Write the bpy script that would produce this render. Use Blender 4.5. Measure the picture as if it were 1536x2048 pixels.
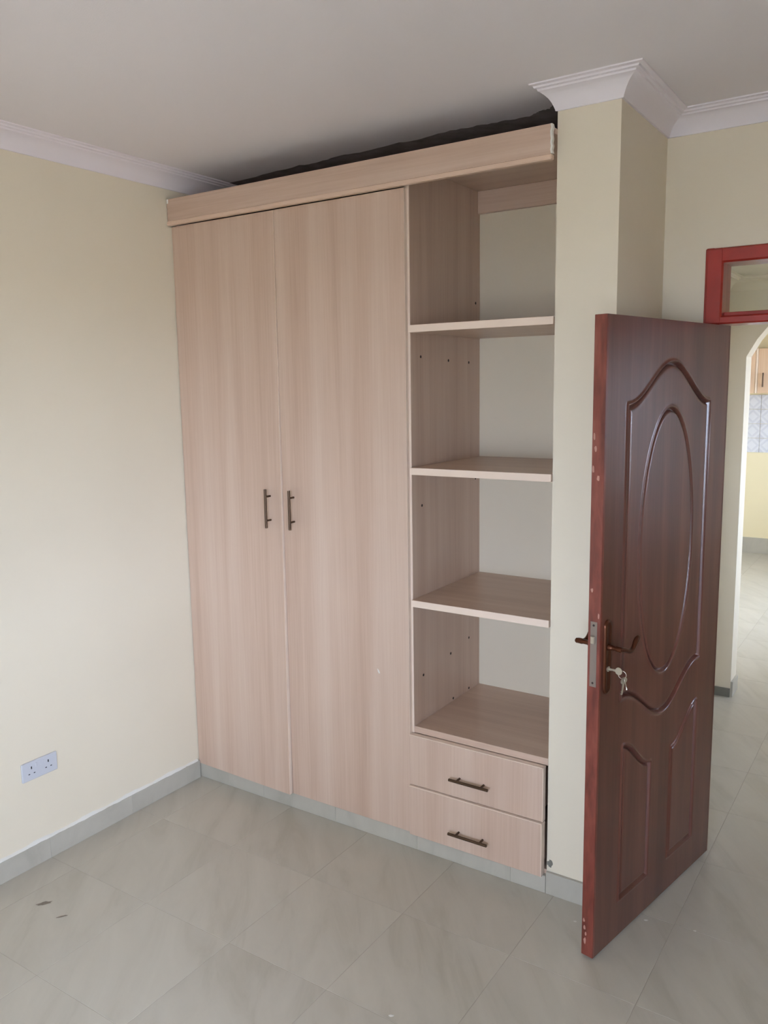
import bpy, bmesh, math, random
import numpy as np
from mathutils import Vector, Matrix

for o in list(bpy.data.objects):
    bpy.data.objects.remove(o, do_unlink=True)
scene = bpy.context.scene
C = scene.collection
random.seed(7)

# ------------------------------------------------------------------ camera
CAM = Vector((2.7889, -2.5829, 1.8052))
YAW, PITCH, ROLL, FPX = 0.5866, -0.1492, -0.0158, 1657.7
fw = Vector((-math.sin(YAW)*math.cos(PITCH), math.cos(YAW)*math.cos(PITCH), math.sin(PITCH)))
r0 = Vector((math.cos(YAW), math.sin(YAW), 0)); u0 = r0.cross(fw)
rt = r0*math.cos(ROLL) + u0*math.sin(ROLL); up = -r0*math.sin(ROLL) + u0*math.cos(ROLL)
cd = bpy.data.cameras.new('camera')
cd.sensor_fit = 'VERTICAL'; cd.sensor_height = 36.0; cd.lens = FPX/2048*36.0
cd.clip_start = 0.02; cd.clip_end = 200
cam = bpy.data.objects.new('camera', cd); C.objects.link(cam)
cam.matrix_world = Matrix(((rt.x, up.x, -fw.x, CAM.x), (rt.y, up.y, -fw.y, CAM.y), (rt.z, up.z, -fw.z, CAM.z), (0, 0, 0, 1)))
scene.camera = cam

# ------------------------------------------------------------------ sky, daylight portals, exposure
world = bpy.data.worlds.new('sky'); scene.world = world; world.use_nodes = True
bg = world.node_tree.nodes['Background']
bg.inputs['Color'].default_value = (0.77, 0.89, 1.20, 1); bg.inputs['Strength'].default_value = 1.0
WIN1 = dict(y0=-3.35, y1=-2.05, z0=0.75, z1=1.95)       # bedroom window in the right wall, beside the camera
WIN3 = dict(x0=2.20, x1=3.30, z0=0.75, z1=1.95)         # bedroom window in the rear wall, behind the camera
WIN2 = dict(y0=3.3, y1=5.6, z0=0.9, z1=2.2)             # kitchen window in the right wall
WIN4 = dict(y0=1.30, y1=1.78, z0=1.15, z1=2.0)           # window at the end of the corridor
RX, RY0 = 3.50, -3.95                                   # bedroom right wall, rear wall
KX = 4.0                                                # corridor and kitchen right wall
CEIL, CCEIL = 2.72, 2.36
def portal(name, loc, rot, sx, sy):
    l = bpy.data.lights.new(name, 'AREA'); l.shape = 'RECTANGLE'; l.size = sx; l.size_y = sy
    l.cycles.is_portal = True
    o = bpy.data.objects.new(name, l); C.objects.link(o); o.location = loc; o.rotation_euler = rot
    return o
portal('window_right_offscreen', (RX+0.16, (WIN1['y0']+WIN1['y1'])/2, (WIN1['z0']+WIN1['z1'])/2), (math.pi/2, 0, math.pi/2), WIN1['y1']-WIN1['y0'], WIN1['z1']-WIN1['z0'])
portal('window_rear_offscreen', ((WIN3['x0']+WIN3['x1'])/2, RY0-0.16, (WIN3['z0']+WIN3['z1'])/2), (math.pi/2, 0, 0), WIN3['x1']-WIN3['x0'], WIN3['z1']-WIN3['z0'])
portal('window_corridor_offscreen', (4.0+0.16, (WIN4['y0']+WIN4['y1'])/2, (WIN4['z0']+WIN4['z1'])/2), (math.pi/2, 0, math.pi/2), WIN4['y1']-WIN4['y0'], WIN4['z1']-WIN4['z0'])
portal('window_kitchen_offscreen', (KX+0.16, (WIN2['y0']+WIN2['y1'])/2, (WIN2['z0']+WIN2['z1'])/2), (math.pi/2, 0, math.pi/2), WIN2['y1']-WIN2['y0'], WIN2['z1']-WIN2['z0'])
vs = scene.view_settings
vs.view_transform = 'Standard'; vs.look = 'None'; vs.gamma = 1.0; vs.use_curve_mapping = False
vs.exposure = 5.15

# ------------------------------------------------------------------ materials
def srgb(r, g, b):
    f = lambda c: (c/255/12.92) if c <= 10 else (((c/255)+0.055)/1.055)**2.4
    return (f(r), f(g), f(b), 1)
def new_mat(name):
    m = bpy.data.materials.new(name); m.use_nodes = True
    nt = m.node_tree; p = nt.nodes['Principled BSDF']
    return m, nt, p
def nd(nt, t, **kw):
    n = nt.nodes.new(t)
    for k, v in kw.items(): setattr(n, k, v)
    return n
def plain(name, col, rough=0.5, metal=0.0, bump=0.0, bscale=200, var=0.0, vscale=3, coat=0.0, spec=0.5):
    m, nt, p = new_mat(name)
    p.inputs['Base Color'].default_value = col; p.inputs['Roughness'].default_value = rough; p.inputs['Metallic'].default_value = metal
    p.inputs['Coat Weight'].default_value = coat; p.inputs['Specular IOR Level'].default_value = spec
    geo = nd(nt, 'ShaderNodeNewGeometry')
    if var:
        n = nd(nt, 'ShaderNodeTexNoise'); n.inputs['Scale'].default_value = vscale; n.inputs['Detail'].default_value = 5
        nt.links.new(geo.outputs['Position'], n.inputs['Vector'])
        r = nd(nt, 'ShaderNodeValToRGB')
        a = [c*(1-var) for c in col[:3]]+[1]; b = [min(1, c*(1+var)) for c in col[:3]]+[1]
        r.color_ramp.elements[0].position = .3; r.color_ramp.elements[1].position = .7
        r.color_ramp.elements[0].color = a; r.color_ramp.elements[1].color = b
        nt.links.new(n.outputs['Fac'], r.inputs['Fac']); nt.links.new(r.outputs['Color'], p.inputs['Base Color'])
    if bump:
        n = nd(nt, 'ShaderNodeTexNoise'); n.inputs['Scale'].default_value = bscale; n.inputs['Detail'].default_value = 4
        nt.links.new(geo.outputs['Position'], n.inputs['Vector'])
        bn = nd(nt, 'ShaderNodeBump'); bn.inputs['Strength'].default_value = bump; bn.inputs['Distance'].default_value = 0.002
        nt.links.new(n.outputs['Fac'], bn.inputs['Height']); nt.links.new(bn.outputs['Normal'], p.inputs['Normal'])
    return m
def wood(name, cols, scale, fine, rough, coat=0.0, bump=0.05, spec=0.5):
    """cols: three colours dark..light; scale / fine: anisotropic noise scales (x,y,z)"""
    m, nt, p = new_mat(name)
    geo = nd(nt, 'ShaderNodeNewGeometry')
    def layer(sc, det, dist=0.0):
        mp = nd(nt, 'ShaderNodeVectorMath', operation='MULTIPLY'); mp.inputs[1].default_value = sc
        nt.links.new(geo.outputs['Position'], mp.inputs[0])
        n = nd(nt, 'ShaderNodeTexNoise'); n.inputs['Scale'].default_value = 1.0; n.inputs['Detail'].default_value = det; n.inputs['Distortion'].default_value = dist
        nt.links.new(mp.outputs[0], n.inputs['Vector']); return n
    a = layer(scale, 3, 0.4); b = layer(fine, 2)
    mx = nd(nt, 'ShaderNodeMix'); mx.data_type = 'FLOAT'; mx.inputs[0].default_value = 0.28
    nt.links.new(a.outputs['Fac'], mx.inputs[2]); nt.links.new(b.outputs['Fac'], mx.inputs[3])
    r = nd(nt, 'ShaderNodeValToRGB'); e = r.color_ramp.elements
    e[0].position = 0.33; e[0].color = cols[0]; e[1].position = 0.67; e[1].color = cols[2]
    k = e.new(0.5); k.color = cols[1]
    nt.links.new(mx.outputs[0], r.inputs['Fac']); nt.links.new(r.outputs['Color'], p.inputs['Base Color'])
    p.inputs['Roughness'].default_value = rough; p.inputs['Coat Weight'].default_value = coat; p.inputs['Coat Roughness'].default_value = 0.2
    p.inputs['Specular IOR Level'].default_value = spec
    bn = nd(nt, 'ShaderNodeBump'); bn.inputs['Strength'].default_value = bump; bn.inputs['Distance'].default_value = 0.001
    nt.links.new(b.outputs['Fac'], bn.inputs['Height']); nt.links.new(bn.outputs['Normal'], p.inputs['Normal'])
    return m
def tile_mat(name, c0, c1, c2, rough):
    m, nt, p = new_mat(name)
    geo = nd(nt, 'ShaderNodeNewGeometry'); oi = nd(nt, 'ShaderNodeObjectInfo')
    rot = nd(nt, 'ShaderNodeVectorRotate'); rot.rotation_type = 'Z_AXIS'; rot.inputs['Angle'].default_value = 0.9
    nt.links.new(geo.outputs['Position'], rot.inputs['Vector'])
    mp = nd(nt, 'ShaderNodeVectorMath', operation='MULTIPLY'); mp.inputs[1].default_value = (2.0, 9.0, 4.0)
    nt.links.new(rot.outputs[0], mp.inputs[0])
    off = nd(nt, 'ShaderNodeVectorMath', operation='SCALE'); off.inputs[0].default_value = (37, 11, 5)
    nt.links.new(oi.outputs['Random'], off.inputs['Scale'])
    ad = nd(nt, 'ShaderNodeVectorMath', operation='ADD'); nt.links.new(mp.outputs[0], ad.inputs[0]); nt.links.new(off.outputs[0], ad.inputs[1])
    n = nd(nt, 'ShaderNodeTexNoise'); n.inputs['Scale'].default_value = 1.0; n.inputs['Detail'].default_value = 7; n.inputs['Distortion'].default_value = 0.9; n.inputs['Roughness'].default_value = .6
    nt.links.new(ad.outputs[0], n.inputs['Vector'])
    r = nd(nt, 'ShaderNodeValToRGB'); e = r.color_ramp.elements
    e[0].position = .30; e[0].color = c0; e[1].position = .68; e[1].color = c2; k = e.new(.46); k.color = c1
    nt.links.new(n.outputs['Fac'], r.inputs['Fac'])
    hv = nd(nt, 'ShaderNodeHueSaturation')
    mr = nd(nt, 'ShaderNodeMapRange'); mr.inputs['To Min'].default_value = .975; mr.inputs['To Max'].default_value = 1.025
    nt.links.new(oi.outputs['Random'], mr.inputs['Value']); nt.links.new(mr.outputs[0], hv.inputs['Value'])
    nt.links.new(r.outputs['Color'], hv.inputs['Color']); nt.links.new(hv.outputs[0], p.inputs['Base Color'])
    p.inputs['Roughness'].default_value = rough
    return m
def glass_mat(name):
    m, nt, p = new_mat(name); nt.nodes.remove(p)
    out = [n for n in nt.nodes if n.type == 'OUTPUT_MATERIAL'][0]
    t = nd(nt, 'ShaderNodeBsdfTransparent'); t.inputs[0].default_value = (.94, .96, .95, 1)
    g = nd(nt, 'ShaderNodeBsdfGlossy'); g.inputs['Roughness'].default_value = .02
    fr = nd(nt, 'ShaderNodeFresnel'); fr.inputs[0].default_value = 1.45
    mx = nd(nt, 'ShaderNodeMixShader')
    nt.links.new(fr.outputs[0], mx.inputs[0]); nt.links.new(t.outputs[0], mx.inputs[1]); nt.links.new(g.outputs[0], mx.inputs[2]); nt.links.new(mx.outputs[0], out.inputs[0])
    return m

M = {}
M['wall'] = plain('cream_wall_paint', srgb(228, 216, 193), .55, bump=.12, bscale=90, var=.02, vscale=2)
M['wall_k'] = plain('yellow_cream_wall_paint', srgb(236, 222, 184), .5, bump=.1, bscale=90)
M['ceil'] = plain('white_ceiling_paint', srgb(232, 225, 224), .85, bump=.2, bscale=260)
M['cornice'] = plain('white_cornice_paint', srgb(232, 224, 226), .5)
M['raw'] = plain('bare_grey_plaster', srgb(134, 124, 120), .95, bump=.6, bscale=120, var=.25, vscale=18)
M['tile'] = tile_mat('marbled_floor_tile', srgb(178, 171, 155), srgb(188, 181, 166), srgb(194, 187, 172), .30)
M['grout'] = plain('grey_grout', srgb(164, 155, 139), .9)
M['skirt'] = tile_mat('grey_skirting_tile', srgb(174, 168, 154), srgb(182, 176, 162), srgb(188, 182, 168), .35)
M['skirt_dark'] = plain('dark_grey_skirting', srgb(118, 115, 105), .7, var=.1, vscale=12)
M['caulk'] = plain('rough_white_filler', srgb(226, 222, 212), .9, bump=.6, bscale=80)
WC = (srgb(193, 163, 142), srgb(204, 176, 155), srgb(212, 187, 167))
M['wood_v'] = wood('pale_oak_laminate_upright_grain', WC, (11, 11, .35), (130, 130, 3.0), .38)
M['wood_h'] = wood('pale_oak_laminate_level_grain', WC, (.6, 14, 16), (4, 170, 170), .34)
M['band'] = plain('peach_edge_banding', srgb(236, 214, 194), .4)
M['lip'] = plain('pale_fascia_lip', srgb(222, 192, 168), .4)
M['bronze'] = plain('dark_bronze_metal', srgb(92, 72, 56), .38, .75)
M['screw'] = plain('dark_screw_hole', srgb(52, 38, 32), .7)
DC = (srgb(82, 40, 31), srgb(98, 52, 41), srgb(111, 64, 51))
M['door'] = wood('varnished_mahogany', DC, (13, 13, .7), (120, 120, 5), .38, coat=.75, bump=.03)
M['door_edge'] = wood('reddish_door_edge', (srgb(94, 38, 30), srgb(122, 56, 44), srgb(138, 72, 58)), (30, 30, 7), (90, 90, 20), .34, coat=.4, bump=.1)
M['chip'] = plain('worn_pale_paint_chip', srgb(186, 138, 122), .5)
M['red'] = plain('dark_red_gloss_paint', srgb(162, 40, 27), .38, var=.12, vscale=14, coat=.3)
M['antique'] = plain('antique_copper_metal', srgb(96, 56, 38), .3, .8)
M['steel'] = plain('brushed_steel', srgb(146, 132, 122), .4, .5)
M['key'] = plain('nickel_key_metal', srgb(196, 188, 172), .3, .8)
M['socket'] = plain('white_socket_plastic', srgb(200, 200, 204), .35)
M['dark'] = plain('dark_socket_slot', srgb(48, 46, 50), .6)
M['glass'] = glass_mat('clear_window_glass')
M['stain'] = plain('dark_floor_scuff', srgb(128, 117, 103), .6, var=.2, vscale=40)
M['drop'] = plain('white_paint_drop', srgb(224, 220, 210), .5)
M['kcab'] = wood('pale_kitchen_laminate', (srgb(208, 172, 140), srgb(216, 184, 154), srgb(224, 194, 166)), (12, 12, .5), (90, 90, 3), .4)
M['ground'] = plain('bare_earth', srgb(182, 170, 152), .95, var=.15, vscale=1)
M['frame_w'] = plain('white_window_frame', srgb(220, 220, 218), .4)
def splash_mat():
    m, nt, p = new_mat('patterned_backsplash_tile')
    tc = nd(nt, 'ShaderNodeTexCoord'); sp = nd(nt, 'ShaderNodeSeparateXYZ'); nt.links.new(tc.outputs['Object'], sp.inputs[0])
    ax = nd(nt, 'ShaderNodeMath', operation='ABSOLUTE'); az = nd(nt, 'ShaderNodeMath', operation='ABSOLUTE')
    nt.links.new(sp.outputs['X'], ax.inputs[0]); nt.links.new(sp.outputs['Z'], az.inputs[0])
    s = nd(nt, 'ShaderNodeMath', operation='ADD'); nt.links.new(ax.outputs[0], s.inputs[0]); nt.links.new(az.outputs[0], s.inputs[1])
    r = nd(nt, 'ShaderNodeValToRGB'); r.color_ramp.interpolation = 'CONSTANT'; e = r.color_ramp.elements
    e[0].position = 0; e[0].color = srgb(222, 222, 226); e[1].position = .045; e[1].color = srgb(210, 210, 216)
    k = e.new(.072); k.color = srgb(220, 220, 224); k = e.new(.1); k.color = srgb(206, 206, 212)
    nt.links.new(s.outputs[0], r.inputs['Fac']); nt.links.new(r.outputs['Color'], p.inputs['Base Color']); p.inputs['Roughness'].default_value = .2
    return m
M['splash'] = splash_mat()

# ------------------------------------------------------------------ helpers
def bm_new(): return bmesh.new()
def box(bm, x0, x1, y0, y1, z0, z1, bev=0.0, seg=1):
    vs_ = [bm.verts.new(p) for p in ((x0,y0,z0),(x1,y0,z0),(x1,y1,z0),(x0,y1,z0),(x0,y0,z1),(x1,y0,z1),(x1,y1,z1),(x0,y1,z1))]
    fs = [bm.faces.new([vs_[i] for i in f]) for f in ((0,3,2,1),(4,5,6,7),(0,1,5,4),(1,2,6,5),(2,3,7,6),(3,0,4,7))]
    if bev:
        ed = list({e for f in fs for e in f.edges})
        bmesh.ops.bevel(bm, geom=ed, offset=bev, segments=seg, affect='EDGES', profile=.6)
    return vs_
def tube(bm, pts, rad, n=12, cap=True, flat=None):
    """swept tube; rad number or list; flat: list of height factors"""
    pts = [Vector(p) for p in pts]
    if not isinstance(rad, (list, tuple)): rad = [rad]*len(pts)
    rings = []
    t0 = (pts[1]-pts[0]).normalized()
    ref = Vector((0, 0, 1)) if abs(t0.z) < .8 else Vector((1, 0, 0))
    for i, p in enumerate(pts):
        t = (pts[min(i+1, len(pts)-1)]-pts[max(i-1, 0)]).normalized()
        a = t.cross(ref).normalized(); b = a.cross(t).normalized()
        k = flat[i] if flat else 1
        rings.append([bm.verts.new(p + a*math.cos(2*math.pi*j/n)*rad[i] + b*math.sin(2*math.pi*j/n)*rad[i]*k) for j in range(n)])
    for i in range(len(rings)-1):
        for j in range(n):
            bm.faces.new((rings[i][j], rings[i][(j+1) % n], rings[i+1][(j+1) % n], rings[i+1][j]))
    if cap:
        bm.faces.new(rings[0][::-1]); bm.faces.new(rings[-1])
def prism(bm, poly, axis, a, b):
    """extrude a 2D polygon along axis ('x','y','z') from a to b"""
    f = {'x': lambda p, t: (t, p[0], p[1]), 'y': lambda p, t: (p[0], t, p[1]), 'z': lambda p, t: (p[0], p[1], t)}[axis]
    A = [bm.verts.new(f(p, a)) for p in poly]; B = [bm.verts.new(f(p, b)) for p in poly]
    n = len(poly)
    bm.faces.new(A); bm.faces.new(B[::-1])
    for i in range(n): bm.faces.new((A[i], B[i], B[(i+1) % n], A[(i+1) % n]))
def blob(bm, cx, cy, z, rx, ry, ang, h, seed, n=18):
    rn = random.Random(seed); ca, sa = math.cos(ang), math.sin(ang); ring = []
    ph = [rn.uniform(.75, 1.25) for _ in range(n)]
    for j in range(n):
        t = 2*math.pi*j/n; x, y = rx*ph[j]*math.cos(t), ry*ph[j]*math.sin(t)
        ring.append(bm.verts.new((cx+ca*x-sa*y, cy+sa*x+ca*y, z)))
    c = bm.verts.new((cx, cy, z+h))
    for j in range(n): bm.faces.new((ring[j], ring[(j+1) % n], c))
def wloc(o):
    v = Vector((0, 0, 0))
    while o is not None: v += Vector(o.location); o = o.parent
    return v
def obj(name, bm, mat, parent=None, origin=None, smooth=False, label=None):
    """link bm (in world coordinates) as one mesh object"""
    base = wloc(parent) if parent else Vector((0, 0, 0))
    org = Vector(origin) if origin is not None else base
    bmesh.ops.recalc_face_normals(bm, faces=bm.faces[:])
    bmesh.ops.translate(bm, verts=bm.verts[:], vec=-org)
    me = bpy.data.meshes.new(name); bm.to_mesh(me); bm.free()
    if smooth:
        for p in me.polygons: p.use_smooth = True
        try: me.set_sharp_from_angle(angle=math.radians(smooth if smooth > 1 else 40))
        except Exception: pass
    me.materials.append(M[mat])
    o = bpy.data.objects.new(name, me); C.objects.link(o)
    if parent: o.parent = parent
    o.location = org-base
    if label: o['label'] = label
    return o
def piece(name, mesh, parent, at):
    o = bpy.data.objects.new(name, mesh); C.objects.link(o); o.parent = parent; o.location = Vector(at)-wloc(parent); return o
def empty(name, loc, label, cat, group=None):
    o = bpy.data.objects.new(name, None); C.objects.link(o); o.location = loc; o.empty_display_size = .1
    o['label'] = label; o['category'] = cat
    if group: o['group'] = group
    return o
def struct(o, label, cat):
    o['kind'] = 'structure'; o['label'] = label; o['category'] = cat; return o
def sbox(name, boxes, mat, label, cat):
    bm = bm_new()
    for b in boxes: box(bm, *b)
    return struct(obj(name, bm, mat), label, cat)

# ------------------------------------------------------------------ main dimensions
W, X1, X2 = 1.7334, 0.5735, 1.1679          # wardrobe width, gap between doors, right edge of second door
ZD, HF, HT = 0.070, 2.501, 2.607            # door bottom, fascia bottom, fascia top
DB = 0.568                                  # niche back wall
PX0, PX1, PY = 1.737, 1.939, 0.018          # pillar
DY = 0.527                                  # wall with the doorway (bedroom face)
DT = 0.68                                   # its corridor face
FX0, FX1, FTOP = 2.085, 3.08, 2.262         # door frame outside
LX = 1.80                                   # corridor left wall
AY, AY2 = 2.34, 2.49                        # arch wall
KY = 6.81                                   # kitchen back wall

# ------------------------------------------------------------------ shell
sbox('wall_left', [(-.15, 0, RY0-.15, DB+.15, -.1, 2.8)], 'wall', 'cream painted wall with the double socket', 'wall')
sbox('wall_niche', [(0, PX0, DB, DB+.15, -.1, 2.8)], 'wall', 'cream wall at the back of the open wardrobe shelves', 'wall')
sbox('wall_pillar', [(PX0, PX1, PY, DB+.15, -.1, 2.8)], 'wall', 'narrow cream pillar beside the wardrobe drawers', 'pillar')
sbox('wall_doorway', [(PX1, FX0, DY, DT, -.1, 2.8), (FX0, FX1, DY, DT, FTOP, 2.8), (FX1, KX, DY, DT, -.1, 2.8)], 'wall', 'cream wall around the red framed doorway', 'wall')
w1 = WIN1
sbox('wall_right', [(RX, RX+.15, RY0-.15, w1['y0'], -.1, 2.8), (RX, RX+.15, w1['y1'], DY, -.1, 2.8), (RX, RX+.15, w1['y0'], w1['y1'], -.1, w1['z0']), (RX, RX+.15, w1['y0'], w1['y1'], w1['z1'], 2.8)], 'wall', 'cream bedroom wall with the window, to the right of the doorway', 'wall')
w3 = WIN3
sbox('wall_rear', [(0, w3['x0'], RY0-.15, RY0, -.1, 2.8), (w3['x1'], RX, RY0-.15, RY0, -.1, 2.8), (w3['x0'], w3['x1'], RY0-.15, RY0, -.1, w3['z0']), (w3['x0'], w3['x1'], RY0-.15, RY0, w3['z1'], 2.8)], 'wall', 'cream bedroom wall with a window opposite the wardrobe', 'wall')
ceiling = sbox('ceiling', [(0, RX, RY0, DY, CEIL, 2.8), (0, PX0, DY, DB, CEIL, 2.8)], 'ceil', 'white painted bedroom ceiling', 'ceiling')
# corridor and kitchen shell
sbox('wall_corridor_left', [(LX-.1, LX, DT, AY, -.1, 2.8)], 'wall', 'short cream end wall of the corridor', 'wall')
w4 = WIN4
sbox('wall_corridor_right', [(KX, KX+.15, DT, w4['y0'], -.1, 2.8), (KX, KX+.15, w4['y1'], AY2, -.1, 2.8), (KX, KX+.15, w4['y0'], w4['y1'], -.1, w4['z0']), (KX, KX+.15, w4['y0'], w4['y1'], w4['z1'], 2.8)], 'wall', 'cream wall with a window closing the far end of the corridor', 'wall')
sbox('ceiling_corridor', [(LX, KX, DT, AY, CCEIL, 2.8)], 'wall', 'low cream corridor ceiling seen through the transom', 'ceiling')
bm = bm_new()
arch = [(1.905, 1.94), (1.955, 2.03), (2.02, 2.115), (2.10, 2.175), (2.22, 2.215), (2.5, 2.235)]
arch = arch + [(2*2.5-x, z) for x, z in arch[-2::-1]]
x_end = arch[-1][0]
prism(bm, [(.2, -.1), (1.905, -.1), (1.905, 1.94), (1.905, 2.8), (.2, 2.8)], 'y', AY, AY2)
prism(bm, [(x_end, -.1), (KX, -.1), (KX, 2.8), (x_end, 2.8)], 'y', AY, AY2)
prism(bm, arch[::-1] + [(1.905, 2.8), (x_end, 2.8)], 'y', AY, AY2)
bmesh.ops.remove_doubles(bm, verts=bm.verts[:], dist=1e-5)
struct(obj('wall_arch', bm, 'wall'), 'cream corridor wall with the chamfered arch into the kitchen', 'wall')
wk = sbox('wall_kitchen_back', [(.05, KX+.15, KY, KY+.15, -.1, 2.8)], 'wall_k', 'yellow cream kitchen wall with a tiled band', 'wall')
sbox('wall_kitchen_left', [(.05, .2, AY, KY, -.1, 2.8)], 'wall_k', 'yellow cream kitchen side wall', 'wall')
w2 = WIN2
sbox('wall_kitchen_right', [(KX, KX+.15, AY2, w2['y0'], -.1, 2.8), (KX, KX+.15, w2['y1'], KY, -.1, 2.8), (KX, KX+.15, w2['y0'], w2['y1'], -.1, w2['z0']), (KX, KX+.15, w2['y0'], w2['y1'], w2['z1'], 2.8)], 'wall_k', 'yellow cream kitchen wall with the wide window', 'wall')
sbox('ceiling_kitchen', [(.2, KX, AY2, KY, CEIL, 2.8)], 'ceil', 'white kitchen ceiling', 'ceiling')
g = bm_new(); box(g, -25, 30, -25, 30, -.5, -.35)
struct(obj('ground', g, 'ground'), 'bare earth outside the windows', 'ground')

# windows
def window(name, frame_boxes, pane_boxes, label):
    bm = bm_new()
    for b in frame_boxes: box(bm, *b, .004)
    f = struct(obj(name, bm, 'frame_w'), label, 'window')
    for b in pane_boxes:
        bm = bm_new(); box(bm, *b); obj('pane', bm, 'glass', f)
def side_window(name, w, X, label):
    y0, y1, z0, z1 = w['y0'], w['y1'], w['z0'], w['z1']; xa, xb = X+.06, X+.11; ym = (y0+y1)/2
    window(name, [(xa, xb, y0, y0+.05, z0, z1), (xa, xb, y1-.05, y1, z0, z1), (xa, xb, y0+.05, y1-.05, z0, z0+.05), (xa, xb, y0+.05, y1-.05, z1-.05, z1), (xa, xb, ym-.025, ym+.025, z0+.05, z1-.05)],
           [(xa+.022, xa+.027, y0+.05, ym-.025, z0+.05, z1-.05), (xa+.022, xa+.027, ym+.025, y1-.05, z0+.05, z1-.05)], label)
side_window('window_1', w1, RX, 'white framed two pane bedroom window')
x0, x1, z0, z1 = w3['x0'], w3['x1'], w3['z0'], w3['z1']; ya, yb = RY0-.11, RY0-.06; xm = (x0+x1)/2
window('window_3', [(x0, x0+.05, ya, yb, z0, z1), (x1-.05, x1, ya, yb, z0, z1), (x0+.05, x1-.05, ya, yb, z0, z0+.05), (x0+.05, x1-.05, ya, yb, z1-.05, z1), (xm-.025, xm+.025, ya, yb, z0+.05, z1-.05)],
       [(x0+.05, xm-.025, ya+.022, ya+.027, z0+.05, z1-.05), (xm+.025, x1-.05, ya+.022, ya+.027, z0+.05, z1-.05)], 'white framed two pane window facing the wardrobe')
side_window('window_4', w4, KX, 'white framed two pane window at the end of the corridor')
side_window('window_2', w2, KX, 'white framed two pane window in the kitchen side wall')

# ------------------------------------------------------------------ floor of single tiles
fl = bm_new()
GZ = -.0007
for b in ((0, RX, RY0, DY), (PX1, KX, DY, AY2), (.2, KX, AY2, KY)): box(fl, b[0], b[1], b[2], b[3], -.1, GZ)
floor = struct(obj('floor', fl, 'grout'), 'floor of large beige marbled tiles with thin joints', 'floor')
TX, TY, TX0, TY0, J = .4033, .436, 2.172, .5085, .0012
cache = {}
def tile_mesh(w, d):
    k = (round(w, 3), round(d, 3))
    if k not in cache:
        bm = bm_new(); box(bm, -w/2, w/2, -d/2, d/2, -.010, 0, .0006)
        me = bpy.data.meshes.new('tile'); bmesh.ops.recalc_face_normals(bm, faces=bm.faces[:]); bm.to_mesh(me); bm.free(); me.materials.append(M['tile']); cache[k] = me
    return cache[k]
def tiles(ax0, ax1, ay0, ay1):
    i0 = math.floor((ax0-TX0)/TX); i1 = math.ceil((ax1-TX0)/TX); j0 = math.floor((ay0-TY0)/TY); j1 = math.ceil((ay1-TY0)/TY)
    for i in range(i0, i1):
        for j in range(j0, j1):
            xa = max(TX0+i*TX+J/2, ax0); xb = min(TX0+(i+1)*TX-J/2, ax1); ya = max(TY0+j*TY+J/2, ay0); yb = min(TY0+(j+1)*TY-J/2, ay1)
            if xb-xa < .02 or yb-ya < .02: continue
            piece('tile', tile_mesh(xb-xa, yb-ya), floor, ((xa+xb)/2, (ya+yb)/2, 0))
XT = TX0-TX                                     # a joint line near the pillar; rows run on under the walls
tiles(0.0, XT, RY0, .006)
tiles(XT, RX, RY0, TY0)
tiles(XT, KX, TY0, KY)
tiles(.2, XT, AY2, KY)
for k, (cx, cy, rx, ry, a) in enumerate(((.25, -.998, .026, .009, .95), (.371, -1.009, .020, .004, .95))):
    bm = bm_new(); blob(bm, cx, cy, .0006, rx, ry, a, .0004, 40+k); obj('scuff_mark', bm, 'stain', floor)
for k, (cx, cy, rr) in enumerate(((1.59, -.781, .008), (2.085, .045, .007), (2.238, .075, .005), (1.884, -.089, .006))):
    bm = bm_new(); blob(bm, cx, cy, .0004, rr, rr*.7, .4, .0015, 60+k, 12); obj('paint_drop', bm, 'drop', floor)

# ------------------------------------------------------------------ skirting of single tiles
def skirting(name, label, runs, mat='skirt'):
    """runs: (x0,x1,y0,y1,z1) strips cut into tiles along their long side"""
    root = empty(name, (runs[0][0], runs[0][2], 0), label, 'skirting'); root['kind'] = 'structure'
    for (xa, xb, ya, yb, zt) in runs:
        L = max(xb-xa, yb-ya); alongx = (xb-xa) > (yb-ya); step = .4
        n = max(1, math.ceil(L/step-.05))
        for k in range(n):
            a, b = k*step, min((k+1)*step, L)
            if k == n-1: b = L
            bm = bm_new()
            if alongx: box(bm, xa+a+.0003, xa+b-.0003, ya, yb, 0, zt, .0006)
            else: box(bm, xa, xb, yb-b+.0003, yb-a-.0003, 0, zt, .0006)
            obj('skirting_tile', bm, mat, root)
    return root
sk = skirting('baseboard_left', 'grey tile skirting along the wall with the socket', [(0, .012, RY0, -.002, .083)])
bm = bm_new()
rn = random.Random(3); n = 90; prev = None
for i in range(n+1):
    y = -2.2 + 2.19*i/n; h = .0838 + .004*rn.random() + .003*math.sin(i*.7); t = .006+.005*rn.random()
    ring = [bm.verts.new(p) for p in ((0, y, .081), (t+.0015, y, .0828), (t, y, h), (0, y, h+.006))]
    if prev:
        for j in range(3): bm.faces.new((prev[j], prev[j+1], ring[j+1], ring[j]))
    prev = ring
obj('filler_ridge', bm, 'caulk', sk, smooth=True)
skirting('baseboard_wardrobe', 'grey tile plinth under the wardrobe doors and drawers', [(.0, PX0, .006, .02, .067)])
skirting('baseboard_pillar', 'grey tile skirting around the foot of the pillar', [(PX0+.001, PX1+.012, PY-.012, PY, .083), (PX1, PX1+.012, PY, DY-.012, .083)])
skirting('baseboard_doorway', 'grey tile skirting on both sides of the doorway', [(PX1+.013, FX0-.001, DY-.012, DY, .083), (FX1+.001, RX, DY-.012, DY, .083)])
skirting('baseboard_corridor', 'dark grey skirting at the foot of the arch wall', [(LX, 1.904, AY-.012, AY, .05), (x_end+.001, KX, AY-.012, AY, .05)], 'skirt_dark')
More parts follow.
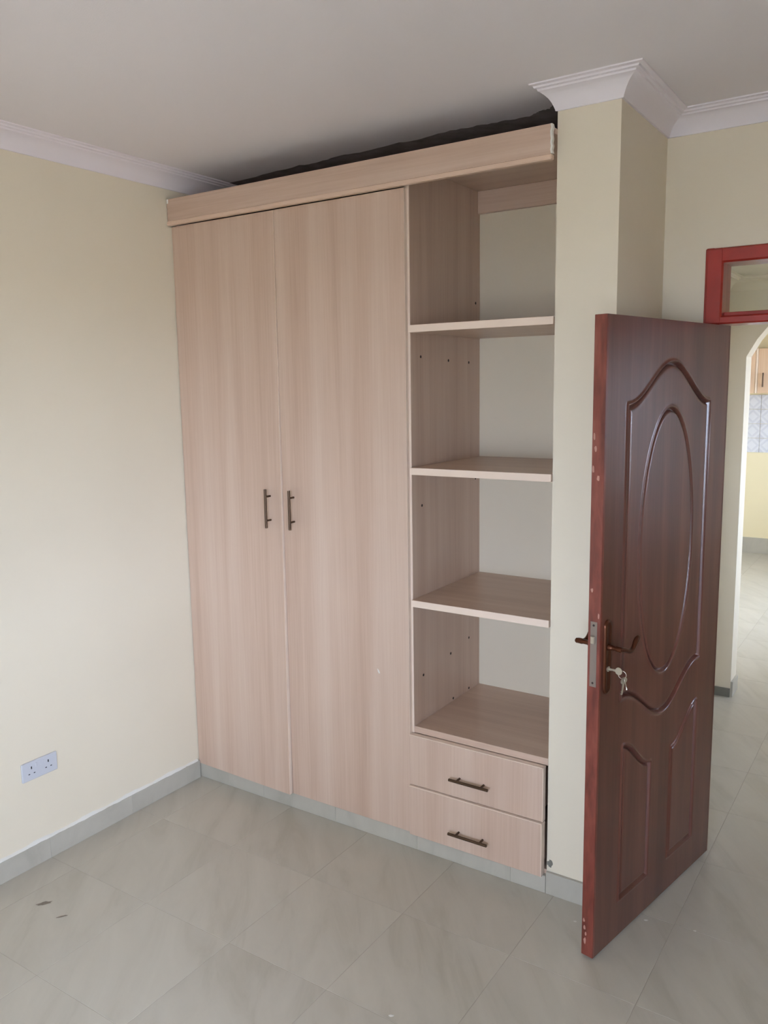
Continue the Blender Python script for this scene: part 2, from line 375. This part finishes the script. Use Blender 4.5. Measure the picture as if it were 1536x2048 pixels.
skirting('baseboard_arch', 'pale skirting inside the arch reveal', [(1.905, 1.917, AY, AY2, .09)])
skirting('baseboard_kitchen', 'tall grey tile skirting along the kitchen wall', [(.2, KX, KY-.012, KY, .165)])
bm = bm_new()
blob(bm, 0, 0, 0, .010, .014, 0, .001, 5)
bmesh.ops.rotate(bm, verts=bm.verts[:], cent=(0, 0, 0), matrix=Matrix.Rotation(math.pi/2, 3, 'X'))
bmesh.ops.translate(bm, verts=bm.verts[:], vec=(PX0+.012, PY-.0005, .112))
o = obj('cement_smudge', bm, 'skirt_dark', bpy.data.objects['baseboard_pillar'])

# ------------------------------------------------------------------ cornices
PROF = [(0, -.070), (.007, -.070), (.009, -.064), (.012, -.058), (.018, -.047), (.027, -.036), (.039, -.027), (.052, -.020), (.058, -.018), (.060, -.013), (.069, -.011), (.072, -.006), (.084, -.004), (.085, 0), (0, 0)]
def cornice(name, label, path, start=None, end=None, zc=CEIL, mat='cornice'):
    """path: wall line points; room lies to the RIGHT of the walking direction; start/end: free end mitre vectors"""
    bm = bm_new(); P = [Vector(p) for p in path]; rings = []
    def nrm(a, b):
        d = (b-a).normalized(); return Vector((d.y, -d.x))
    for i, p in enumerate(P):
        if i == 0: m = Vector(start) if start else nrm(P[0], P[1])
        elif i == len(P)-1: m = Vector(end) if end else nrm(P[-2], P[-1])
        else:
            a, b = nrm(P[i-1], P[i]), nrm(P[i], P[i+1]); m = (a+b)/(1+a.dot(b))
        rings.append([bm.verts.new((p.x+m.x*o_, p.y+m.y*o_, zc+dz)) for o_, dz in PROF])
    n = len(PROF)
    for i in range(len(rings)-1):
        for j in range(n):
            bm.faces.new((rings[i][j], rings[i][(j+1) % n], rings[i+1][(j+1) % n], rings[i+1][j]))
    bm.faces.new(rings[0]); bm.faces.new(rings[-1][::-1])
    return struct(obj(name, bm, mat, smooth=35), label, 'cornice')
cornice('trim_1', 'white moulded cornice above the wall with the socket, running over the wardrobe', [(RX, RY0), (0, RY0), (0, DB)], start=(-1, 1))
cornice('trim_2', 'white moulded cornice around the pillar top and above the doorway', [(PX0, PY), (PX1, PY), (PX1, DY), (RX, DY), (RX, RY0)], start=(-.75, -1), end=(-1, 1))
cornice('trim_3', 'cream cornice at the corridor ceiling seen through the transom', [(LX, DT), (LX, AY), (KX, AY)], zc=CCEIL, mat='wall')

# unpainted ragged strip of ceiling above the wardrobe
rag = [(.02, .30), (.053, .285), (.30, .262), (.524, .238), (.62, .247), (.74, .224), (.85, .23), (1.027, .212), (1.12, .222), (1.255, .196), (1.36, .206), (1.45, .21), (1.53, .221), (1.585, .205), (1.602, .188), (1.64, .186), (1.672, .15), (1.70, .12), (PX0-.001, .10)]
rn = random.Random(11); top = []
for i in range(len(rag)-1):
    for t in range(5):
        f = t/5; top.append((rag[i][0]*(1-f)+rag[i+1][0]*f, rag[i][1]*(1-f)+rag[i+1][1]*f + rn.uniform(-.006, .006)))
top.append(rag[-1])
bm = bm_new(); A = [bm.verts.new((x, y, CEIL-.0015)) for x, y in top]; B = [bm.verts.new((x, DB, CEIL-.004)) for x, y in top]
for i in range(len(top)-1): bm.faces.new((A[i], A[i+1], B[i+1], B[i]))
obj('unpainted_strip', bm, 'raw', ceiling, label='ragged unpainted plaster strip')

# ------------------------------------------------------------------ wardrobe
wd = empty('built_in_wardrobe', (W/2, .28, 0), 'pale oak built-in wardrobe with two tall doors, open shelves and two drawers', 'wardrobe')
T = .018
def part(name, b, mat, bev=.0012, parent=wd, label=None):
    bm = bm_new(); box(bm, *b, bev); return obj(name, bm, mat, parent, label=label)
part('side_panel', (.012, .03, T, DB, .067, 2.58), 'wood_v')
pt = part('partition', (X2, X2+T, T+.001, DB, .067, 2.58), 'wood_v')
part('edge_band', (X2, X2+T, T-.0004, T+.0014, .48, 2.58), 'band', 0, pt)
part('top_panel', (.0, PX0, .0, DB, 2.58, 2.598), 'wood_h')
part('back_rail', (X2+T, PX0, DB-T, DB, 2.493, 2.58), 'wood_h')
part('bottom_panel', (.012, PX0, .02, DB, .067, .085), 'wood_h')
# fascia with ragged ends and a light lip
bm = bm_new()
rn = random.Random(5)
def jag(x, amp, m):
    return [(x+rn.uniform(-amp, amp), HF+.016+(HT-HF-.016)*i/m) for i in range(m+1)]
R_ = jag(W-.004, .0025, 9); L_ = jag(.004, .003, 9)
prism(bm, R_ + L_[::-1], 'y', -.020, .0)
fa = obj('fascia', bm, 'wood_h', wd)
part('fascia_lip', (.0, W+.001, -.024, .0, HF, HF+.017), 'lip', .003, fa)
bm = bm_new(); rr = [(W-.0035+rn.uniform(-.002, .002), HF+.018+(HT-HF-.018)*i/8) for i in range(9)]
prism(bm, rr + [(x+.006, z) for x, z in rr[::-1]], 'y', -.0205, -.006); obj('filler', bm, 'caulk', fa)
bm = bm_new(); box(bm, .001, .012, -.0215, -.005, HT-.018, HT+.001, .002); obj('filler', bm, 'caulk', fa)

def bar_handle(parent, p, axis, length, mount=.10):
    """bar handle centred at p on the front face y=p.y"""
    bm = bm_new(); d = Vector((0, 0, 1)) if axis == 'z' else Vector((1, 0, 0)); p = Vector(p); o_ = Vector((0, -.030, 0))
    tube(bm, [p+o_-d*length/2, p+o_-d*(length/2-.001), p+o_+d*(length/2-.001), p+o_+d*length/2], [.0045, .0055, .0055, .0045], 14)
    for s in (-1, 1): tube(bm, [p+d*s*mount/2+Vector((0, .001, 0)), p+d*s*mount/2+o_*.9], .0042, 10)
    return obj('handle', bm, 'bronze', parent, smooth=40, label='dark bronze bar handle')

# tall door one stands slightly proud at its lower right corner
def warped_door(x0, x1, z0, z1, dy):
    bm = bm_new(); n = 10; F, Bk = [], []
    for i in range(n+1):
        z = z0+(z1-z0)*i/n; k = dy*(1-i/n)**1.0
        F.append((bm.verts.new((x0, 0, z)), bm.verts.new((x1, -k, z)))); Bk.append((bm.verts.new((x0, T, z)), bm.verts.new((x1, T-k, z))))
    for i in range(n):
        bm.faces.new((F[i][0], F[i][1], F[i+1][1], F[i+1][0])); bm.faces.new((Bk[i][0], Bk[i+1][0], Bk[i+1][1], Bk[i][1]))
        bm.faces.new((F[i][0], F[i+1][0], Bk[i+1][0], Bk[i][0])); bm.faces.new((F[i][1], Bk[i][1], Bk[i+1][1], F[i+1][1]))
    bm.faces.new((F[0][0], Bk[0][0], Bk[0][1], F[0][1])); bm.faces.new((F[n][0], F[n][1], Bk[n][1], Bk[n][0]))
    return bm
d1x1 = X1-.0008
d1 = obj('door', warped_door(.004, d1x1, ZD, HF-.004, .017), 'wood_v', wd)
bm = bm_new(); n = 10; prev = None                                    # edge banding follows the warped edge
for i in range(n+1):
    z = ZD+(HF-.004-ZD)*i/n; k = .017*(1-i/n)
    ring = [bm.verts.new(p) for p in ((d1x1-.0004, -k-.0004, z), (d1x1+.0006, -k-.0004, z), (d1x1+.0006, T-k, z), (d1x1-.0004, T-k, z))]
    if prev:
        for j in range(4): bm.faces.new((prev[j], prev[(j+1) % 4], ring[(j+1) % 4], ring[j]))
    else: bm.faces.new(ring)
    prev = ring
bm.faces.new(prev); obj('edge_band', bm, 'band', d1)
bar_handle(d1, (.512, -.0076, 1.318), 'z', .162)
d2 = part('door', (X1+.0015, X2+.008, 0, T, ZD, HF-.003), 'wood_v')
part('edge_band', (X2+.0078, X2+.0092, -.0003, T, ZD, HF-.003), 'band', 0, d2)
bar_handle(d2, (.632, 0, 1.318), 'z', .162)
bm = bm_new(); blob(bm, 0, 0, 0, .004, .011, .5, .0005, 9, 10); bmesh.ops.rotate(bm, verts=bm.verts[:], cent=(0, 0, 0), matrix=Matrix.Rotation(math.pi/2, 3, 'X'))
bmesh.ops.translate(bm, verts=bm.verts[:], vec=(1.035, -.0002, .705)); obj('scratch', bm, 'drop', d2)
# shelves
SX0 = X2+T
for z in (2.012, 1.498, .997, .4925):
    last = z < .6
    s = part('shelf', (SX0, PX0-.001, .019 if last else .006, DB, z-.013, z+.013), 'wood_h')
    if not last: part('edge_band', (SX0, PX0-.001, .0052, .0066, z-.0125, z+.0125), 'band', 0, s)
# screw holes
for (y, z) in ((.53, 2.14), (.09, 1.915), (.30, 1.905), (.47, 1.90), (.53, 1.42), (.09, .69), (.31, .715), (.47, .74), (.33, .515), (.47, .515), (.09, 1.36)):
    bm = bm_new(); tube(bm, [(SX0-.001, y, z), (SX0+.0006, y, z)], .0055, 10); obj('screw_hole', bm, 'screw', pt)
# drawers
for (z0, z1, hz, yf) in ((.276, .4785, .354, -.006), (.070, .2725, .142, -.014)):
    d = part('drawer', (X2+.0105, PX0-.010, yf, T, z0, z1-.001), 'wood_v')
    part('top_edge_band', (X2+.0105, PX0-.010, yf-.0004, T, z1-.0022, z1), 'band', 0, d)
    part('side_edge_band', (PX0-.0112, PX0-.0088, yf-.0004, T, z0, z1), 'band', 0, d)
    bm = bm_new(); box(bm, SX0+.012, PX0-.03, T, .5, z0+.02, z1-.04); obj('drawer_box', bm, 'wood_h', d)
    bar_handle(d, (1.447, yf, hz), 'x', .162)

# ------------------------------------------------------------------ doorway: red frame with transom
fr = bm_new()
FY0, FY1 = DY-.012, DT-.03
box(fr, FX0, FX0+.031, FY0, FY1, 0, FTOP, .004); box(fr, FX1-.031, FX1, FY0, FY1, 0, FTOP, .004)
frame = struct(obj('trim_4', fr, 'red'), 'dark red painted door frame with a transom light', 'door frame')
TI0, TI1, TZ0, TZ1 = 2.145, 3.02, 2.040, 2.211
part('transom_stile', (FX0+.002, TI0, FY0-.002, FY1, 2.003, FTOP-.001), 'red', .006, frame)
part('transom_stile', (TI1, FX1-.002, FY0-.002, FY1, 2.003, FTOP-.001), 'red', .006, frame)
part('head_rail', (TI0-.01, TI1+.01, FY0-.001, FY1, TZ1, FTOP-.0015), 'red', .006, frame)
part('transom_rail', (TI0-.01, TI1+.01, FY0-.001, FY1, 2.004, TZ0-.008), 'red', .005, frame)
part('glazing_bead', (TI0, TI1, FY0+.035, FY1-.03, TZ0-.010, TZ0+.006), 'red', .002, frame)
bm = bm_new(); box(bm, TI0-.004, TI1+.004, FY0+.06, FY0+.064, TZ0-.004, TZ1+.004); obj('pane', bm, 'glass', frame, label='clear transom glass')

# ------------------------------------------------------------------ door leaf
DW, DTH, DZ0, DZ1 = .849, .040, .010, 2.000
F0 = Vector((2.0025, -.2496, 0)); H0 = Vector((2.1642, .5835, 0))
du = (H0-F0).normalized(); dn = Vector((du.y, -du.x, 0))            # along the leaf, outward from the seen face
def D(u, h, z): return F0 + du*u + dn*h + Vector((0, 0, z))
leaf = empty('door_1', D(DW, -DTH/2, 0), 'open mahogany panel door with an oval moulding, keys in its lock', 'door'); leaf['kind'] = 'structure'
step = .003
U = np.linspace(0, DW, int(DW/step)+1); Z = np.linspace(DZ0, DZ1, int((DZ1-DZ0)/step)+1)
GU, GZ_ = np.meshgrid(U, Z)
def sdist(poly):
    P = np.array(poly); d = np.full(GU.shape, 9.0); ins = np.zeros(GU.shape, bool)
    for a, b in zip(P, np.roll(P, -1, 0)):
        ab = b-a; L = (ab**2).sum()
        t = np.clip(((GU-a[0])*ab[0]+(GZ_-a[1])*ab[1])/L, 0, 1)
        d = np.minimum(d, np.hypot(GU-a[0]-t*ab[0], GZ_-a[1]-t*ab[1]))
        c = ((a[1] > GZ_) != (b[1] > GZ_))
        with np.errstate(divide='ignore', invalid='ignore'):
            xx = a[0]+(GZ_-a[1])/(b[1]-a[1] if b[1] != a[1] else 1e-9)*ab[0]
        ins ^= c & (GU < xx)
    return np.where(ins, d, -d)
def prof(d, bead, groove, w):
    """d: distance inward; a small bead outside the line, a groove inside fading back to the panel"""
    h = bead*np.exp(-((d+.0035)/.0042)**2) - groove*np.exp(-((d-.006)/.0042)**2)
    h += -groove*.45*np.where(d > .006, np.clip(1-(d-.006)/w, 0, 1)**2, np.exp(-((d-.006)/.0042)**2))
    return h
CU = .412
ss = lambda t: (1-math.cos(math.pi*t))/2
half_top = [(.130+(CU-.130)*t/12, 1.742+.130*ss(t/12)) for t in range(13)]
half_bot = [(.134+(CU-.134)*t/12, .832-.125*ss(max(0, (t/12-.06)/.94))) for t in range(13)]
mir = lambda L: [(2*CU-u+.002, z) for u, z in L]
outer = half_top + mir(half_top)[-2::-1] + mir(half_bot) + half_bot[-2::-1]
oval = [(CU+.187*math.cos(a), 1.288+.440*math.sin(a)) for a in np.linspace(0, 2*math.pi, 72, endpoint=False)]
lp = [(.155, .14), (.155, .668)] + [(.155+.19*t/10, .668-.118*ss(t/10)) for t in range(1, 11)] + [(.345, .14)]
rp = [(2*.422-u, z) for u, z in lp]
Hh = prof(sdist(outer), .0055, .0115, .020)
Hh += prof(sdist(oval), .0025, .0105, .010)
Hh += prof(sdist(lp), .0045, .0085, .016) + prof(sdist(rp), .0045, .0085, .016)
base = D(DW, -DTH/2, 0)
nu, nz = len(U), len(Z)
def grid_face(sign, off):
    h = sign*Hh + off
    X = F0.x+du.x*GU+dn.x*h-base.x; Y = F0.y+du.y*GU+dn.y*h-base.y
    return np.stack([X, Y, GZ_-base.z], -1).reshape(-1, 3)
ii = (np.arange(nz-1)[:, None]*nu+np.arange(nu-1)[None]).ravel()
quad = np.stack([ii, ii+1, ii+nu+1, ii+nu], -1)
def grid_obj(name, sign, off, flip):
    q = quad[:, ::-1] if flip else quad
    me = bpy.data.meshes.new(name); me.from_pydata(grid_face(sign, off).tolist(), [], q.tolist()); me.update()
    me.polygons.foreach_set('use_smooth', [True]*len(me.polygons)); me.materials.append(M['door'])
    o = bpy.data.objects.new(name, me); C.objects.link(o); o.parent = leaf; return o
grid_obj('moulded_face', 1, 0, False)
grid_obj('moulded_face', -1, -DTH, True)
def door_box(name, u0, u1, h0, h1, z0, z1, mat, bev=.001, parent=leaf, label=None, smooth=False):
    bm = bm_new(); box(bm, 0, u1-u0, 0, h1-h0, 0, z1-z0, bev)
    o_ = D(u0, h0, z0)
    for v in bm.verts: v.co = o_ + du*v.co.x + dn*v.co.y + Vector((0, 0, v.co.z))
    return obj(name, bm, mat, parent, label=label, smooth=smooth)
door_box('lock_stile_edge', -.0022, .010, -DTH-.0002, .0002, DZ0, DZ1+.0004, 'door_edge', .0012, label='reddish worn lock edge')
ed = bpy.data.objects['lock_stile_edge']; rn = random.Random(21)
for k, (h, z) in enumerate(((-.033, 1.655), (-.028, 1.62), (-.034, 1.56), (-.018, 1.535), (-.030, 1.20), (-.006, 1.125), (-.033, .13), (-.030, .105), (-.025, .085), (-.028, .06))):
    bm = bm_new(); blob(bm, 0, 0, 0, .0028+.002*rn.random(), .006+.006*rn.random(), 0, .0003, 80+k, 9)
    for v in bm.verts: v.co = D(-.0023-v.co.z, h+v.co.x, z+v.co.y)
    obj('paint_chip', bm, 'chip', ed)
door_box('top_edge', .010, DW-.010, -DTH+.0001, -.0001, DZ1-.012, DZ1+.0004, 'door_edge', .0005)
door_box('hinge_stile_edge', DW-.010, DW+.001, -DTH, 0, DZ0, DZ1+.0003, 'door_edge', .0008)
door_box('bottom_edge', .010, DW-.010, -DTH+.0001, -.0001, DZ0, DZ0+.012, 'door_edge', .0005)
# lock faceplate
fp = door_box('lock_plate', -.0036, -.0018, -.0315, -.0095, .903, 1.105, 'steel', .0005, label='steel lock faceplate')
door_box('latch', -.0125, -.0030, -.027, -.015, 1.038, 1.062, 'key', .002, fp)
for z in (1.094, .915):
    bm = bm_new(); tube(bm, [D(-.0034, -.0205, z), D(-.0044, -.0205, z)], .0035, 10); obj('screw', bm, 'screw', fp)
door_box('deadbolt_slot', -.0040, -.0034, -.026, -.016, .955, .985, 'steel', 0, fp)
# escutcheons and levers, both faces
def smoothpts(P, n=6):
    out = []
    P = [Vector(p) for p in P]
    for i in range(len(P)-1):
        p0, p1, p2, p3 = P[max(i-1, 0)], P[i], P[i+1], P[min(i+2, len(P)-1)]
        for k in range(n):
            t = k/n; out.append(.5*((2*p1)+(p2-p0)*t+(2*p0-5*p1+4*p2-p3)*t*t+(3*p1-p0-3*p2+p3)*t**3))
    out.append(P[-1]); return out
for s, b0 in ((1, .0), (-1, -DTH)):
    hh = lambda h, s=s, b0=b0: b0+s*h*(1.0 if s > 0 or h < .01 else 1.3)
    bm = bm_new()                                                     # long plate with rounded, stepped ends
    zc, uc = .990, .040
    def outline(w, L):
        o_ = []
        for k in range(13): a = math.pi*k/12; o_.append((uc+w*math.cos(a), zc+L-w+w*1.25*math.sin(a)))
        for k in range(13): a = math.pi+math.pi*k/12; o_.append((uc+w*math.cos(a), zc-L+w+w*1.25*math.sin(a)))
        return o_
    lay = [(.0195, .112, -.001), (.0195, .112, .003), (.0165, .108, .0065), (.013, .104, .0072), (.011, .10, .0062)]
    rings = [[bm.verts.new(D(u, hh(h), z)) for u, z in outline(w, L)] for w, L, h in lay]
    for a, b in zip(rings, rings[1:]):
        for j in range(len(a)): bm.faces.new((a[j], a[(j+1) % len(a)], b[(j+1) % len(a)], b[j]))
    bm.faces.new(rings[-1]); bm.faces.new(rings[0][::-1])
    esc = obj('handle_plate', bm, 'antique', leaf, smooth=50, label='antique copper handle plate')
    bm = bm_new(); lz = 1.022
    tube(bm, [D(uc, hh(h), lz) for h in (.004, .012, .018, .020, .030, .034, .044, .050)], [.011, .0105, .0085, .0075, .0072, .0088, .0085, .007], 16)
    P = smoothpts([D(uc-.004, hh(.046), lz), D(uc+.018, hh(.050), lz-.004), D(uc+.045, hh(.052), lz-.013), D(uc+.066, hh(.051), lz-.010), D(uc+.086, hh(.049), lz+.007), D(uc+.104, hh(.047), lz+.014), D(uc+.118, hh(.045), lz+.009)])
    n = len(P); rad = [.0075-.0010*math.sin(math.pi*i/n*.9)+(.0016*math.exp(-((i-.68*n)/(.12*n))**2)) for i in range(n)]
    for i in range(n-6, n): rad[i] *= max(.3, (n-i)/7)
    tube(bm, P, rad, 14, flat=[1.0+.35*math.exp(-((i-.7*n)/(.2*n))**2) for i in range(n)])
    obj('lever', bm, 'antique', esc, smooth=60)
    bm = bm_new(); tube(bm, [D(uc, hh(.005), 0.954), D(uc, hh(.0085), 0.954)], .0085, 16); obj('lock_cylinder', bm, 'key', esc, smooth=30)
# hinges on the hinge edge
for z in (.25, 1.05, 1.78):
    bm = bm_new(); tube(bm, [D(DW+.002, -DTH-.002, z-.05), D(DW+.002, -DTH-.002, z+.05)], .006, 12); obj('hinge', bm, 'steel', leaf, smooth=40)

# keys hanging from the lock
kb = empty('key_bunch', D(.040, .012, 0.954), 'small bunch of nickel keys hanging from the door lock', 'keys')
def key_mesh(tip, bow, wd_dir, r=.011):
    bm = bm_new(); tip, bow = Vector(tip), Vector(bow); d = (bow-tip).normalized(); w = Vector(wd_dir).normalized(); nn = d.cross(w).normalized()
    def P(a, b, c): return tip+d*a+w*b+nn*c
    L = (bow-tip).length
    poly = [(0, -.002), (.004, -.004), (.008, -.002), (.011, -.0042), (.014, -.002), (L-r*.9, -.0035)]
    poly += [(L+r*math.cos(a), r*1.05*math.sin(a)) for a in np.linspace(-math.pi*.85, math.pi*.85, 15)]
    poly += [(L-r*.9, .0035), (0, .003)]
    A = [bm.verts.new(P(a, b, -.0011)) for a, b in poly]; B = [bm.verts.new(P(a, b, .0011)) for a, b in poly]
    bm.faces.new(A); bm.faces.new(B[::-1])
    for i in range(len(poly)): bm.faces.new((A[i], B[i], B[(i+1) % len(poly)], A[(i+1) % len(poly)]))
    return bm
obj('key', key_mesh(D(.040, .004, 0.954), D(.042, .040, 0.954), (0, 0, 1)), 'key', kb)
bm = bm_new(); cen = D(.046, .050, .944); tube(bm, [cen+(du*.2+dn*.98)*.012*math.cos(a)+Vector((0, 0, .012*math.sin(a))) for a in np.linspace(0, 2*math.pi, 22)], .0011, 8, cap=False)
obj('key_ring', bm, 'key', kb, smooth=60)
obj('key', key_mesh(D(.040, .052, .884), D(.047, .055, .927), du+dn*.4), 'key', kb)
obj('key', key_mesh(D(.066, .056, .892), D(.052, .056, .926), du-dn*.5), 'key', kb)

# ------------------------------------------------------------------ double socket on the left wall
so = empty('wall_socket', (0, -.817, .381), 'white double three-pin socket on the cream wall above the skirting', 'socket')
SY0, SY1, SZ0, SZ1 = -.893, -.741, .344, .418
part('plate', (0, .009, SY0, SY1, SZ0, SZ1), 'socket', .003, so)
sl = bpy.data.objects['plate']
for cy in (SY0+.040, SY1-.040):
    part('earth_slot', (.0086, .0094, cy-.0024, cy+.0024, .389, .399), 'dark', 0, so)
    for s in (-1, 1): part('pin_slot', (.0086, .0094, cy+s*.011-.0034, cy+s*.011+.0034, .369, .3725), 'dark', 0, so)
    part('rocker', (.0085, .0112, cy+(.021 if cy < -.82 else -.021)-.0045, cy+(.021 if cy < -.82 else -.021)+.0045, .392, .408), 'socket', .001, so)

# ------------------------------------------------------------------ kitchen beyond the arch
kc = empty('kitchen_cabinet', (1.30, KY-.16, 1.62), 'pale wood two-door kitchen wall cabinet above the tiled band', 'cabinet')
kx0, kxm, kx1, kz0, kz1, kyf = .74, 1.262, 1.80, 1.69, 2.13, KY-.32
part('body', (kx0, kx1, kyf+.02, KY-.001, kz0, kz1), 'kcab', .002, kc)
for (a, b, hx) in ((kx0, kxm-.011, kxm-.065), (kxm+.011, kx1, kxm+.065)):
    dd = part('door', (a, b, kyf, kyf+.018, kz0, kz1), 'kcab', .002, kc)
    bm = bm_new(); tube(bm, [(hx, kyf-.028, kz0+.06), (hx, kyf-.028, kz0+.20)], .007, 10)
    for z in (kz0+.08, kz0+.18): tube(bm, [(hx, kyf+.001, z), (hx, kyf-.027, z)], .005, 8)
    obj('handle', bm, 'bronze', dd, smooth=40)
part('centre_strip', (kxm-.0095, kxm+.0095, kyf-.004, kyf+.019, kz0, kz1), 'band', .001, kc)
S = .15
bm = bm_new(); box(bm, -S/2+.0015, S/2-.0015, -.008, 0, -S/2+.0015, S/2-.0015, .001)
me = bpy.data.meshes.new('splash_tile'); bmesh.ops.recalc_face_normals(bm, faces=bm.faces[:]); bm.to_mesh(me); bm.free(); me.materials.append(M['splash'])
for i in range(10):
    for j in range(4):
        piece('splash_tile', me, wk, (.52+S*(i+.5), KY, 1.07+S*(j+.5)))
